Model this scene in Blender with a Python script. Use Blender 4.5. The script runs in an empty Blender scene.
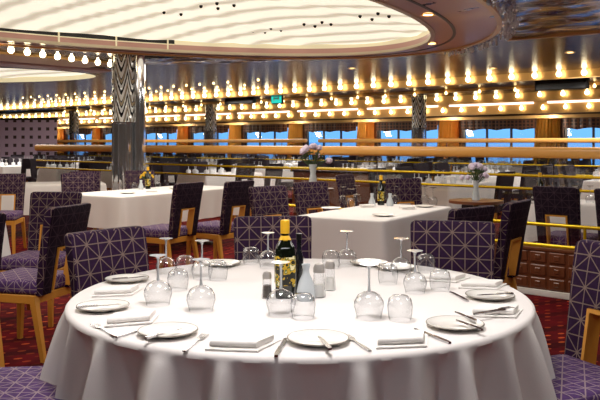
import bpy, bmesh, math, random
from mathutils import Vector, Matrix
random.seed(7)
PI = math.pi
S = bpy.context.scene
COL = S.collection

# ------------------------------------------------------------ camera
FP, HY, CZ = 747.0, 142.0, 1.354          # focal length in px, horizon row, eye height
cam_d = bpy.data.cameras.new('camera'); cam = bpy.data.objects.new('camera', cam_d); COL.objects.link(cam)
cam.location = (0, 0, CZ); cam.rotation_euler = (PI/2, 0, 0)
cam_d.sensor_width = 36; cam_d.lens = FP/600*36; cam_d.shift_y = -(200-HY)/600
cam_d.clip_end = 300; cam_d.clip_start = .05
S.camera = cam
# ------------------------------------------------------------ world, exposure, lights
w = bpy.data.worlds.new('sky'); S.world = w; w.use_nodes = True
nt = w.node_tree; bg = nt.nodes['Background']
tc = nt.nodes.new('ShaderNodeTexCoord'); sx = nt.nodes.new('ShaderNodeSeparateXYZ')
cr = nt.nodes.new('ShaderNodeValToRGB')
nt.links.new(tc.outputs['Generated'], sx.inputs[0]); mz = nt.nodes.new('ShaderNodeMath'); mz.operation = 'MULTIPLY_ADD'; mz.inputs[1].default_value = .5; mz.inputs[2].default_value = .5
nt.links.new(sx.outputs['Z'], mz.inputs[0]); nt.links.new(mz.outputs[0], cr.inputs[0])
nt.links.new(cr.outputs[0], bg.inputs[0])
cr.color_ramp.elements[0].position = 0.43; cr.color_ramp.elements[0].color = (.01, .03, .06, 1)
cr.color_ramp.elements[1].position = .47; cr.color_ramp.elements[1].color = (.09, .32, .72, 1)
e_ = cr.color_ramp.elements.new(.52); e_.color = (.16, .42, .82, 1)
bg.inputs[1].default_value = 1.35
S.view_settings.view_transform = 'Standard'; S.view_settings.look = 'None'
S.view_settings.gamma = 1.0; S.view_settings.exposure = 0.42; S.view_settings.use_curve_mapping = False
S.cycles.max_bounces = 8; S.cycles.transparent_max_bounces = 24
S.cycles.sample_clamp_indirect = 6

def area(name, loc, size, power, col=(1, .94, .86), size_y=None):
    l = bpy.data.lights.new(name, 'AREA'); l.size = size; l.energy = power; l.color = col
    if size_y: l.shape = 'RECTANGLE'; l.size_y = size_y
    o = bpy.data.objects.new(name, l); COL.objects.link(o); o.location = loc
    return o
area('added_fill_light', (-.1, 2.35, 2.66), .5, 36, (1, .95, .93))  # unseen area lights added below the ceiling to brighten tables and room
area('added_fill_light', (-2.4, 3.4, 2.66), .9, 22)
area('added_fill_light', (2.4, 3.0, 2.7), .9, 24)
area('added_fill_light', (0.2, -.8, 2.7), 1.2, 24, (.96, .95, 1))
area('added_fill_light', (.6, 6.4, 2.66), 1.2, 26)
area('added_fill_light', (-2.0, 8.8, 2.66), 1.5, 36)
area('added_fill_light', (4.2, 8.6, 2.6), 1.6, 45)
area('added_fill_light', (-6.5, 7.5, 2.66), 2.0, 40)
area('added_fill_light', (0, 14, 2.7), 3.0, 130)
area('added_fill_light', (5.5, 13, 2.6), 3.0, 120)
area('added_fill_light', (-7, 20, 2.7), 3.5, 200)
area('added_fill_light', (0, 21, 2.4), 3.0, 150)
for k_ in range(-1, 9):                    # unseen warm lights added to brighten the window curtains
    p_ = Vector((7.19, 21.4, 0))+Vector((-.754, .656, 0))*(k_*3.2)-Vector((.656, .754, 0))*.78
    o_ = area('added_curtain_light', (p_.x, p_.y, 2.08), .24, 22, (1, .88, .68), 1.4)
    o_.rotation_euler = (Matrix.Rotation(math.atan2(.656, -.754), 4, 'Z') @ Matrix.Rotation(math.radians(-50), 4, 'X')).to_euler()

# ------------------------------------------------------------ helpers
def srgb(h):
    h = h.lstrip('#'); v = [int(h[i:i+2], 16)/255 for i in (0, 2, 4)]
    return tuple(x/12.92 if x <= .04045 else ((x+.055)/1.055)**2.4 for x in v) + (1,)
def on(px, py, z):                        # point on the horizontal plane z seen at (px, py)
    Y = (CZ-z)*FP/(py-HY); return Vector(((px-300)/FP*Y, Y, z))
U = Vector((-.754, .656, 0)); V = Vector((.656, .754, 0)); P0 = Vector((7.19, 21.4, 0))
UA = math.atan2(U.y, U.x)
def R(s, d, z=0): return P0 + U*s - V*d + Vector((0, 0, z))    # room frame: s along the window wall, d in from it

def newmat(name):
    m = bpy.data.materials.new(name); m.use_nodes = True
    return m, m.node_tree, m.node_tree.nodes['Principled BSDF']
def M(name, col, rough=.5, metal=0., emit=None, es=0., bump=None, spec=None, trans=0, coat=0, sheen=0):
    m, nt, b = newmat(name)
    b.inputs['Base Color'].default_value = srgb(col) if isinstance(col, str) else col
    b.inputs['Roughness'].default_value = rough; b.inputs['Metallic'].default_value = metal
    if emit: b.inputs['Emission Color'].default_value = srgb(emit); b.inputs['Emission Strength'].default_value = es
    if spec is not None: b.inputs['Specular IOR Level'].default_value = spec
    if trans: b.inputs['Transmission Weight'].default_value = trans
    if coat: b.inputs['Coat Weight'].default_value = coat
    if sheen: b.inputs['Sheen Weight'].default_value = sheen
    if bump:
        n = nt.nodes.new('ShaderNodeTexNoise'); n.inputs['Scale'].default_value = bump[0]
        t = nt.nodes.new('ShaderNodeTexCoord'); nt.links.new(t.outputs['Object'], n.inputs['Vector'])
        bp = nt.nodes.new('ShaderNodeBump'); bp.inputs['Strength'].default_value = bump[1]; bp.inputs['Distance'].default_value = .02
        nt.links.new(n.outputs[0], bp.inputs['Height']); nt.links.new(bp.outputs[0], b.inputs['Normal'])
    return m
class N:                                   # tiny node-math helper
    def __init__(s, nt): s.nt = nt
    def m(s, op, *a):
        n = s.nt.nodes.new('ShaderNodeMath'); n.operation = op
        for i, v in enumerate(a):
            if hasattr(v, 'is_linked'): s.nt.links.new(v, n.inputs[i])
            else: n.inputs[i].default_value = v
        return n.outputs[0]
    def mix(s, f, a, b):
        n = s.nt.nodes.new('ShaderNodeMix'); n.data_type = 'RGBA'
        for i, v in ((0, f), (6, a), (7, b)):
            if hasattr(v, 'is_linked'): s.nt.links.new(v, n.inputs[i])
            else: n.inputs[i].default_value = v
        return n.outputs[2]
    def obj(s):
        t = s.nt.nodes.new('ShaderNodeTexCoord'); x = s.nt.nodes.new('ShaderNodeSeparateXYZ')
        s.nt.links.new(t.outputs['Object'], x.inputs[0]); return x.outputs, t.outputs['Object']

def lattice(name, ax, bx, g=.064, base='#2d1534', line='#746159', wdt=.0024):
    m, nt, b = newmat(name); n = N(nt); o, vec = n.obj()
    tn = nt.nodes.new('ShaderNodeTexCoord'); xn = nt.nodes.new('ShaderNodeSeparateXYZ'); nt.links.new(tn.outputs['Normal'], xn.inputs[0])
    def pick(f, p, q): return n.m('ADD', n.m('MULTIPLY', f, q), n.m('MULTIPLY', n.m('SUBTRACT', 1., f), p))
    a = pick(n.m('GREATER_THAN', n.m('ABSOLUTE', xn.outputs[0]), .7), o[0], o[1])
    c = pick(n.m('GREATER_THAN', n.m('ABSOLUTE', xn.outputs[2]), .7), o[2], o[1])
    rear = n.m('LESS_THAN', xn.outputs[1], -.55) if bx == 2 else 0.
    def near(v, p): return n.m('PINGPONG', n.m('ADD', v, 10*g*4), p)
    d1 = near(a, g/2); d2 = near(c, g/2)
    d3 = n.m('MULTIPLY', near(n.m('ADD', a, c), g), .7071)
    d4 = n.m('MULTIPLY', near(n.m('SUBTRACT', a, c), g), .7071)
    d = n.m('MINIMUM', n.m('MINIMUM', d1, d2), n.m('MINIMUM', d3, d4))
    f = n.m('LESS_THAN', d, wdt)
    nz = nt.nodes.new('ShaderNodeTexNoise'); nz.inputs['Scale'].default_value = 60; nt.links.new(vec, nz.inputs['Vector'])
    bb = srgb(base); dk = tuple(x*.35 for x in bb[:3])+(1,)
    col = n.mix(f, n.mix(nz.outputs[0], dk, tuple(min(1, x*1.25) for x in bb[:3])+(1,)), srgb(line))
    if bx == 2:                            # the outer face of a backrest is a darker plain weave with a faint lattice
        col = n.mix(rear, col, n.mix(f, srgb('#1c0f1d'), srgb('#3a2a34')))
    nt.links.new(col, b.inputs['Base Color'])
    b.inputs['Roughness'].default_value = .75; b.inputs['Specular IOR Level'].default_value = .15
    return m
MAT = {}
MAT['back_fabric'] = lattice('purple_lattice_upholstery', 0, 2)
MAT['seat_fabric'] = lattice('purple_lattice_seat_fabric', 0, 1, g=.055, base='#55386a', line='#8f7c80', wdt=.0025)
MAT['wood'] = M('honey_beech_wood', '#c88a35', .38, bump=(30, .08))
MAT['rail_wood'] = M('golden_handrail_wood', '#efaf58', .4, coat=.3)
MAT['brass'] = M('polished_brass', '#d8b41c', .25, .6)
MAT['cloth'] = M('white_table_linen', '#e6e0dc', .85, bump=(220, .05), sheen=.1)
MAT['napkin'] = M('white_napkin_linen', '#ece7e2', .85, bump=(300, .08))
MAT['plate'] = M('white_porcelain', '#f0ece4', .15, coat=.4)
MAT['rim'] = M('grey_plate_rim', '#8d867c', .2)
MAT['steel'] = M('polished_steel', '#b9b7b8', .16, 1)
MAT['chrome'] = M('chrome', '#e8e9ec', .07, .92)
m, nt_, b = newmat('chevron_art_glass'); n = N(nt_); o, vec = n.obj()
an = n.m('ARCTAN2', o[1], o[0]); q = n.m('ABSOLUTE', n.m('SUBTRACT', n.m('FRACT', n.m('MULTIPLY', an, 6/(2*PI))), .5))
ph = n.m('FRACT', n.m('SUBTRACT', n.m('MULTIPLY', o[2], 2.9), n.m('MULTIPLY', n.m('POWER', n.m('MULTIPLY', q, 2.), 1.5), .9)))
rp = nt_.nodes.new('ShaderNodeValToRGB'); rp.color_ramp.interpolation = 'CONSTANT'; E_ = rp.color_ramp.elements
E_[0].color = srgb('#101016'); E_[1].position = .2; E_[1].color = srgb('#e9ecea')
for ps, cl_ in ((.42, '#20242c'), (.5, '#b9a788'), (.66, '#35405a'), (.72, '#f4f2ec')): e = E_.new(ps); e.color = srgb(cl_)
nt_.links.new(ph, rp.inputs[0]); nt_.links.new(rp.outputs[0], b.inputs['Base Color']); b.inputs['Metallic'].default_value = .3; b.inputs['Roughness'].default_value = .12
MAT['chevron'] = m
MAT['dark'] = M('dark_brown_trim', '#2a1812', .35)
MAT['black'] = M('black_panel', '#0c0b0d', .3)
MAT['white_paint'] = M('white_painted_wood', '#e6e0d8', .4)
MAT['gold'] = M('gold_fascia', '#dcb070', .35, .35)
MAT['bulb'] = M('glowing_bulb_glass', '#fff2c8', .4, emit='#ffe9b8', es=9)
MAT['bulb_small'] = M('small_glowing_bulb_glass', '#fff2c8', .4, emit='#ffd890', es=5)
MAT['ring'] = M('mauve_bronze_ceiling_ring', '#cfa199', .3, .1, coat=.3)
MAT['table_wood'] = M('dark_table_wood', '#3a241a', .5)
MAT['gold_cap'] = M('gold_foil_cap', '#edb62a', .35, .15)
MAT['bottle_dark'] = M('dark_green_bottle_glass', '#0f140c', .08, coat=.5)
MAT['bottle_black'] = M('black_bottle_glass', '#17181d', .1, coat=.5)
MAT['frost'] = M('frosted_white_glass', '#dfe6ea', .25, trans=.35)
MAT['salt'] = M('white_salt_filling', '#efece6', .7)
MAT['pepper'] = M('black_pepper_filling', '#453c33', .8)
MAT['far_glass'] = M('far_glassware', '#dfe0e4', .12, .0, coat=.5)
MAT['leaf'] = M('green_leaves', '#31491f', .6)
MAT['flower'] = M('pale_lilac_petals', '#dccbe0', .7)
MAT['yellow_flower'] = M('yellow_petals', '#d9ad21', .7)
MAT['cyan'] = M('green_lit_sign', '#22b3a5', .4, emit='#1fb3a3', es=1.1)
MAT['screen'] = M('dark_display_face', '#15171c', .15)
MAT['cap_steel'] = M('brushed_cap_steel', '#b5aea8', .35, .4)
MAT['pearl'] = M('pearly_crystal', '#e4e6ea', .12, .2)
MAT['curtain'] = M('orange_curtain_cloth', '#dda040', .75, bump=(60, .05))
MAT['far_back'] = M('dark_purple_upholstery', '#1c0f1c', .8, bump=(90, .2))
MAT['wall'] = M('brown_wall_paint', '#5b3a28', .6)
MAT['soffit'] = M('dark_bronze_soffit', '#2a1611', .25, .25)

def glass_mat(name, tint=(.93, .94, .95), edge=.62, gl=.9, rimk=1.0, refl=.85):
    m = bpy.data.materials.new(name); m.use_nodes = True; nt = m.node_tree; nt.nodes.clear()
    o = nt.nodes.new('ShaderNodeOutputMaterial'); mx = nt.nodes.new('ShaderNodeMixShader')
    t = nt.nodes.new('ShaderNodeBsdfTransparent'); g = nt.nodes.new('ShaderNodeBsdfGlossy')
    t.inputs[0].default_value = (*tint, 1); g.inputs[0].default_value = (gl, gl, gl, 1); g.inputs['Roughness'].default_value = .04
    lw = nt.nodes.new('ShaderNodeLayerWeight'); lw.inputs[0].default_value = edge
    mr = nt.nodes.new('ShaderNodeMapRange'); mr.inputs[3].default_value = .04; mr.inputs[4].default_value = refl
    nt.links.new(lw.outputs['Facing'], mr.inputs[0])
    rp_ = nt.nodes.new('ShaderNodeValToRGB'); rp_.color_ramp.elements[0].color = (*tint, 1); rp_.color_ramp.elements[0].position = .45
    rp_.color_ramp.elements[1].color = (*[x*rimk for x in tint], 1); rp_.color_ramp.elements[1].position = .95
    nt.links.new(lw.outputs['Facing'], rp_.inputs[0]); nt.links.new(rp_.outputs[0], t.inputs[0])
    nt.links.new(mr.outputs[0], mx.inputs[0]); nt.links.new(t.outputs[0], mx.inputs[1]); nt.links.new(g.outputs[0], mx.inputs[2])
    nt.links.new(mx.outputs[0], o.inputs[0]); return m
MAT['glass'] = glass_mat('clear_glass', tint=(.93, .94, .95), edge=.4, rimk=.3, refl=.5)
MAT['pane'] = glass_mat('window_glass', tint=(.95, .97, 1), edge=.1, gl=.7)
MAT['screen_glass'] = glass_mat('partition_glass', tint=(.93, .93, .93), edge=.12, gl=.7)

# ---- floor carpet: rows of small orange dashes on dark red
m, nt_, b = newmat('red_carpet_with_orange_dashes'); n = N(nt_); o, vec = n.obj()
ca, sa = math.cos(.45), math.sin(.45)
a = n.m('ADD', n.m('MULTIPLY', o[0], ca), n.m('MULTIPLY', o[1], sa))
c = n.m('SUBTRACT', n.m('MULTIPLY', o[1], ca), n.m('MULTIPLY', o[0], sa))
row = n.m('FLOOR', n.m('DIVIDE', c, .085))
a2 = n.m('ADD', a, n.m('MULTIPLY', row, .043))
cell = n.m('FLOOR', n.m('DIVIDE', a2, .125))
fa = n.m('SUBTRACT', n.m('FRACT', n.m('DIVIDE', a2, .125)), .5); fc = n.m('SUBTRACT', n.m('FRACT', n.m('DIVIDE', c, .085)), .5)
r2 = n.m('ADD', n.m('POWER', n.m('MULTIPLY', fa, 3.4), 2.), n.m('POWER', n.m('MULTIPLY', fc, 4.2), 2.))
cx = nt_.nodes.new('ShaderNodeCombineXYZ'); nt_.links.new(cell, cx.inputs[0]); nt_.links.new(row, cx.inputs[1])
wn = nt_.nodes.new('ShaderNodeTexWhiteNoise'); nt_.links.new(cx.outputs[0], wn.inputs[0])
dot = n.m('MULTIPLY', n.m('LESS_THAN', r2, .55), n.m('MULTIPLY', .8, n.m('POWER', wn.outputs[0], 1.6)))
nz = nt_.nodes.new('ShaderNodeTexNoise'); nz.inputs['Scale'].default_value = 9; nz.inputs['Detail'].default_value = 8; nt_.links.new(vec, nz.inputs['Vector'])
strp = n.m('LESS_THAN', n.m('PINGPONG', c, .17), .05)
basec = n.mix(n.m('MULTIPLY', strp, .5), n.mix(nz.outputs[0], srgb('#2a0408'), srgb('#7c0f18')), srgb('#1c0509'))
nt_.links.new(n.mix(n.m('MINIMUM', dot, 1.), basec, srgb('#e0622c')), b.inputs['Base Color'])
b.inputs['Roughness'].default_value = .95; b.inputs['Specular IOR Level'].default_value = .1; MAT['carpet'] = m

# ---- dark mirror-like ceiling with slats
m, nt_, b = newmat('dark_glossy_slatted_ceiling'); n = N(nt_); o, vec = n.obj()
st = n.m('PINGPONG', n.m('ADD', n.m('ADD', n.m('MULTIPLY', o[0], .94), n.m('MULTIPLY', o[1], .34)), 100.), .11)
f = n.m('LESS_THAN', st, .012)
nt_.links.new(n.mix(f, srgb('#4a3f48'), srgb('#171115')), b.inputs['Base Color'])
b.inputs['Metallic'].default_value = .6; b.inputs['Roughness'].default_value = .24; MAT['ceiling'] = m

# ---- dome fabric: backlit cloth with pleat stripes
m, nt_, b = newmat('backlit_cream_dome_fabric'); n = N(nt_); o, vec = n.obj()
wv = nt_.nodes.new('ShaderNodeTexWave'); wv.inputs['Scale'].default_value = .62; wv.inputs['Distortion'].default_value = 2.2; wv.inputs['Detail'].default_value = 2.5
wv.inputs['Detail Scale'].default_value = .7
mp = nt_.nodes.new('ShaderNodeMapping'); mp.inputs['Rotation'].default_value = (0, 0, -1.05)
nt_.links.new(vec, mp.inputs[0]); nt_.links.new(mp.outputs[0], wv.inputs[0])
rp = nt_.nodes.new('ShaderNodeValToRGB'); rp.color_ramp.elements[0].color = srgb('#c6bfab'); rp.color_ramp.elements[0].position = .0
rp.color_ramp.elements[1].color = srgb('#fff8e2'); rp.color_ramp.elements[1].position = .5
nt_.links.new(wv.outputs[1], rp.inputs[0]); nt_.links.new(rp.outputs[0], b.inputs['Base Color']); nt_.links.new(rp.outputs[0], b.inputs['Emission Color'])
b.inputs['Emission Strength'].default_value = .68; b.inputs['Roughness'].default_value = .8; MAT['dome'] = m
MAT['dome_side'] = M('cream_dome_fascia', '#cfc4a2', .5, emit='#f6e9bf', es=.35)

# ---- valance check, perforated lattice, label
m, nt_, b = newmat('brown_checked_valance'); n = N(nt_); o, vec = n.obj()
f = n.m('ADD', n.m('LESS_THAN', n.m('PINGPONG', n.m('ADD', o[0], 50.), .06), .022), n.m('LESS_THAN', n.m('PINGPONG', n.m('ADD', o[2], 50.), .05), .016))
nt_.links.new(n.mix(n.m('MINIMUM', f, 1.), srgb('#3a2019'), srgb('#7a4a30')), b.inputs['Base Color']); MAT['valance'] = m
m, nt_, b = newmat('square_dotted_screen'); n = N(nt_); o, vec = n.obj()
f = n.m('MULTIPLY', n.m('LESS_THAN', n.m('PINGPONG', n.m('ADD', o[0], 50.), .14), .055), n.m('LESS_THAN', n.m('PINGPONG', n.m('ADD', o[2], 50.), .14), .055))
nt_.links.new(n.mix(f, srgb('#bfa4b8'), srgb('#3a2422')), b.inputs['Base Color']); MAT['dotted'] = m
m, nt_, b = newmat('gold_and_green_label'); n = N(nt_); o, vec = n.obj()
nz = nt_.nodes.new('ShaderNodeTexNoise'); nz.inputs['Scale'].default_value = 42; nz.inputs['Detail'].default_value = 1; nt_.links.new(vec, nz.inputs['Vector'])
rp = nt_.nodes.new('ShaderNodeValToRGB'); rp.color_ramp.interpolation = 'CONSTANT'
E = rp.color_ramp.elements; E[0].color = srgb('#1b1c10'); E[1].position = .48; E[1].color = srgb('#c9a31f')
e = E.new(.56); e.color = srgb('#5b6b22'); e = E.new(.62); e.color = srgb('#e3d8ab')
nt_.links.new(nz.outputs[0], rp.inputs[0]); nt_.links.new(rp.outputs[0], b.inputs['Base Color']); MAT['label'] = m
MAT['walnut'] = M('carved_walnut_panel', '#6b3a20', .35, coat=.3)

# ---- mesh building
def box(bm, c, s, rot=None, bev=0, seg=2, mi=0):
    r = bmesh.ops.create_cube(bm, size=1); vs = r['verts']
    bmesh.ops.scale(bm, vec=s, verts=vs)
    if bev:
        es = list({e for v in vs for e in v.link_edges})
        q = bmesh.ops.bevel(bm, geom=es, offset=bev, segments=seg, affect='EDGES', profile=.6)
        vs = list({v for f in q['faces'] for v in f.verts} | {v for v in vs if v.is_valid})
    if rot is not None: bmesh.ops.rotate(bm, cent=(0, 0, 0), matrix=rot, verts=vs)
    bmesh.ops.translate(bm, vec=c, verts=vs)
    if mi:
        for f in {f for v in vs for f in v.link_faces}: f.material_index = mi
    return vs
def lathe(bm, prof, n=24, c=(0, 0, 0), caps=True):
    rings = []
    for r, z in prof:
        rings.append([bm.verts.new((c[0]+r*math.cos(2*PI*k/n), c[1]+r*math.sin(2*PI*k/n), c[2]+z)) for k in range(n)])
    for a, b in zip(rings, rings[1:]):
        for k in range(n): bm.faces.new((a[k], a[(k+1) % n], b[(k+1) % n], b[k]))
    if caps:
        if prof[0][0] > 1e-5: bm.faces.new(rings[0][::-1])
        if prof[-1][0] > 1e-5: bm.faces.new(rings[-1])
def tube(bm, pts, rad, n=10, rads=None):
    pts = [Vector(p) for p in pts]; rings = []
    for i, p in enumerate(pts):
        d = (pts[min(i+1, len(pts)-1)]-pts[max(i-1, 0)]).normalized()
        a = d.cross(Vector((0, 0, 1))); a = a.normalized() if a.length > 1e-3 else Vector((1, 0, 0)); b = d.cross(a).normalized()
        r = rads[i] if rads else rad
        rings.append([bm.verts.new(p+a*r*math.cos(2*PI*k/n)+b*r*math.sin(2*PI*k/n)) for k in range(n)])
    for a, b in zip(rings, rings[1:]):
        for k in range(n): bm.faces.new((a[k], a[(k+1) % n], b[(k+1) % n], b[k]))
    bm.faces.new(rings[0][::-1]); bm.faces.new(rings[-1])
def prism(bm, pts, z0, z1):               # outline in XY pushed up in Z
    a = [bm.verts.new((x, y, z0)) for x, y in pts]; b = [bm.verts.new((x, y, z1)) for x, y in pts]
    bm.faces.new(a[::-1]); bm.faces.new(b); k = len(pts)
    for i in range(k): bm.faces.new((a[i], a[(i+1) % k], b[(i+1) % k], b[i]))
    return a+b
def obj(name, bm, mat, parent=None, smooth=True, loc=None, rz=0):
    me = bpy.data.meshes.new(name)
    bmesh.ops.recalc_face_normals(bm, faces=bm.faces)
    bm.to_mesh(me); bm.free()
    for x in (mat if isinstance(mat, (list, tuple)) else [mat]): me.materials.append(MAT[x] if isinstance(x, str) else x)
    if smooth:
        me.polygons.foreach_set('use_smooth', [True]*len(me.polygons))
        try: me.set_sharp_from_angle(angle=math.radians(38))
        except Exception: pass
    o = bpy.data.objects.new(name, me); COL.objects.link(o)
    if parent: o.parent = parent
    if loc is not None: o.location = loc
    if rz: o.rotation_euler[2] = rz
    return o
def tag(o, label, cat, group=None, kind=None):
    o['label'] = label; o['category'] = cat
    if group: o['group'] = group
    if kind: o['kind'] = kind
    return o
def thing(name, label, cat, loc=(0, 0, 0), rz=0, group=None):
    o = bpy.data.objects.new(name, None); COL.objects.link(o); o.empty_display_size = .1
    o.location = loc; o.rotation_euler = (0, 0, rz); return tag(o, label, cat, group)
def struct(name, bm, mat, smooth=False, loc=None, rz=0):
    o = obj(name, bm, mat, None, smooth, loc, rz); o['kind'] = 'structure'; return o
def dup(root, loc, rz=0, label=None, group=None):
    r = root.copy(); COL.objects.link(r); r.location = loc; r.rotation_euler = (0, 0, rz)
    if label: r['label'] = label
    if group: r['group'] = group
    elif 'group' in r: del r['group']
    for ch in list(root.children):
        c_ = ch.copy(); COL.objects.link(c_); c_.parent = r
        for g in list(ch.children):
            d_ = g.copy(); COL.objects.link(d_); d_.parent = c_
    return r
_first = {}
def put(key, maker, label, loc, rz=0, group=None):      # first call builds, later calls copy
    if key not in _first:
        o = maker(); _first[key] = o; o.location = loc; o.rotation_euler = (0, 0, rz); o['label'] = label
        if group: o['group'] = group
        return o
    return dup(_first[key], loc, rz, label, group)

# ============================================================ SETTING
corners = [R(-14, 27), R(32, 27), R(32, 0), R(-14, 0)]
bm = bmesh.new(); bm.faces.new([bm.verts.new(c) for c in corners]); struct('floor', bm, 'carpet')
def wallseg(name, a, b, z0, z1, mat, th=.12):
    a = Vector(a); b = Vector(b); d = b-a; L = d.length; bm = bmesh.new()
    box(bm, (L/2, 0, (z0+z1)/2), (L, th, z1-z0))
    return struct(name, bm, mat, loc=(a.x, a.y, 0), rz=math.atan2(d.y, d.x))
wallseg('wall_back', R(-14, 27), R(32, 27), 0, 3.6, 'wall'); wallseg('wall_left', R(32, 27), R(32, 0), 0, 3.6, 'wall')
wallseg('wall_right', R(-14, 27), R(-14, 0), 0, 3.6, 'wall')
# window wall: one mesh with openings, bays of 3.2 m
PITCH = 3.2; K0, K1 = -4, 10
bm = bmesh.new()
L0 = -14; Lw = 46
def wb(s0, s1, z0, z1): box(bm, ((s0+s1)/2-L0, 0, (z0+z1)/2), (s1-s0, .16, z1-z0))
wb(-14, 32, 0, .62); wb(-14, 32, 1.95, 3.6)
for k in range(K0, K1+1):
    s = k*PITCH; wb(s-.42, s+.42, .62, 1.95)
wb(-14, K0*PITCH-.42, .62, 1.95) if K0*PITCH-.42 > -14 else None
o = struct('wall_window', bm, 'wall', loc=R(L0, 0), rz=UA)
for k in range(K0, K1):
    s = (k+.5)*PITCH; hw = PITCH/2-.42
    bm = bmesh.new(); box(bm, (0, 0, 1.285), (2*hw, .012, 1.33))
    wn_ = struct('window_%d' % (k-K0+1), bm, 'pane', loc=R(s, 0), rz=UA)
    bm = bmesh.new()
    for xx in (-hw+.03, -hw/3, hw/3, hw-.03): box(bm, (xx, 0, 1.285), (.055, .07, 1.33), bev=.006)
    box(bm, (0, 0, .65), (2*hw, .09, .06), bev=.006); box(bm, (0, 0, 1.92), (2*hw, .09, .06), bev=.006)
    f = obj('window_frame', bm, 'dark', wn_, False)
    # scalloped checked valance in front
    bm = bmesh.new(); nn = 36; top = []; bot = []
    for i in range(nn+1):
        t = i/nn; x = -hw+2*hw*t; y = .16+.018*math.sin(i*1.9); zb = 1.70+.045*abs(math.cos(PI*t*3))
        top.append(bm.verts.new((x, y, 2.03))); bot.append(bm.verts.new((x, y, zb)))
    for i in range(nn): bm.faces.new((top[i], top[i+1], bot[i+1], bot[i]))
    bmesh.ops.solidify(bm, geom=bm.faces[:], thickness=.012)
    tag(obj('valance', bm, 'valance', loc=R(s, .0), rz=UA), 'brown checked pelmet cloth scalloped over a far window', 'valance', 'checked valances over the far windows')
def curtain():
    bm = bmesh.new(); nn = 44; rows = []
    for j in range(9):
        z = 2.04-j*(1.72/8); q = j/8
        wd = .34+.10*q; off = .10*q
        rows.append([bm.verts.new((-wd+off+2*wd*i/nn, .17+.03*math.sin(i*2*PI/6.3)*1.5, z)) for i in range(nn+1)])
    for a_, b_ in zip(rows, rows[1:]):
        for i in range(nn): bm.faces.new((a_[i], a_[i+1], b_[i+1], b_[i]))
    bmesh.ops.solidify(bm, geom=bm.faces[:], thickness=.01)
    return tag(obj('curtain', bm, 'curtain'), '', 'curtain')
cl = {0: 'orange pleated curtain, rightmost in the far window wall', 1: 'orange pleated curtain second from the right, beside a fluted column',
      2: 'orange pleated curtain third from the right in the window wall', 3: 'orange pleated curtain above the purple flowers, middle of the window wall'}
for k in range(K0, K1+1):
    put('curtain', curtain, cl.get(k, 'small orange curtain far along the window wall' if k > 3 else 'orange curtain beyond the right edge of view'),
        R(k*PITCH, .0), UA, None if k in cl else ('orange curtains far left' if k > 3 else 'orange curtains out of view'))

# ceiling with two oval openings
ROT = math.radians(45)
EI = (Vector((-2.88, 6.99)), 5.88, 2.77, ROT)        # dome opening: centre, half axes, turn
EO = (Vector((-2.60, 7.00)), 6.20, 3.47, ROT)        # outer edge of the ring
E2 = (Vector((-8.2, 15.6)), 3.9, 2.0, 0)
def ep(E, t, g=0):
    c, a, b, r = E; x, y = (a+g)*math.cos(t), (b+g)*math.sin(t)
    return (c[0]+x*math.cos(r)-y*math.sin(r), c[1]+x*math.sin(r)+y*math.cos(r))
def ein(E, x, y):
    c, a, b, r = E; dx, dy = x-c[0], y-c[1]
    return math.hypot((dx*math.cos(r)+dy*math.sin(r))/a, (-dx*math.sin(r)+dy*math.cos(r))/b)
def ell(E, g=0, n=96): return [ep(E, 2*PI*k/n, g) for k in range(n)]
bm = bmesh.new(); ZC = 2.75
def loop(pts, z): 
    vs = [bm.verts.new((x, y, z)) for x, y in pts]
    for i in range(len(vs)): bm.edges.new((vs[i], vs[(i+1) % len(vs)]))
cc = [R(-14, 27), R(32, 27), R(32, 6.5), R(-14, 6.5)]
loop([(c.x, c.y) for c in cc], ZC); loop(ell(EO, -.05), ZC); loop(ell(E2, 0, 64), ZC)
bmesh.ops.triangle_fill(bm, use_beauty=True, edges=bm.edges[:])
struct('ceiling', bm, 'ceiling')
# stepped soffits and gold fascias towards the windows
def strip(name, d0, d1, z0, z1, mat):
    bm = bmesh.new(); box(bm, (23, 0, (z0+z1)/2), (46, abs(d1-d0), z1-z0))
    return struct(name, bm, mat, loc=R(-14, (d0+d1)/2), rz=UA)
strip('trim_1', 6.5, 6.42, 2.59, 2.78, 'gold')
strip('trim_2', 6.42, 2.36, 2.64, 2.76, 'soffit')
strip('trim_3', 2.40, 2.32, 2.42, 2.70, 'gold')
strip('trim_4', 2.32, 1.05, 2.50, 2.60, 'soffit')
strip('trim_5', 1.12, 1.04, 2.14, 2.52, 'gold')
strip('trim_6', 1.04, .09, 2.22, 2.32, 'soffit')
strip('trim_7', .30, .22, 2.03, 2.12, 'gold')
strip('trim_8', 4.6, 4.5, 2.58, 2.66, 'gold')
def tube_lamp():
    bm = bmesh.new(); tube(bm, [(0, 0, 0), (2.6, 0, 0)], .03, 10)
    return tag(obj('tube_lamp', bm, M('white_tube_glow', '#ffffff', .4, emit='#ffe6d8', es=1.6)), '', 'lamp')
for k in range(-1, 9):
    put('tube_lamp', tube_lamp, 'pinkish white tube lamp along the lower gold ceiling step', R(k*3, 1.2, 2.43), UA, 'tube lamps on the ceiling step')
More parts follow.
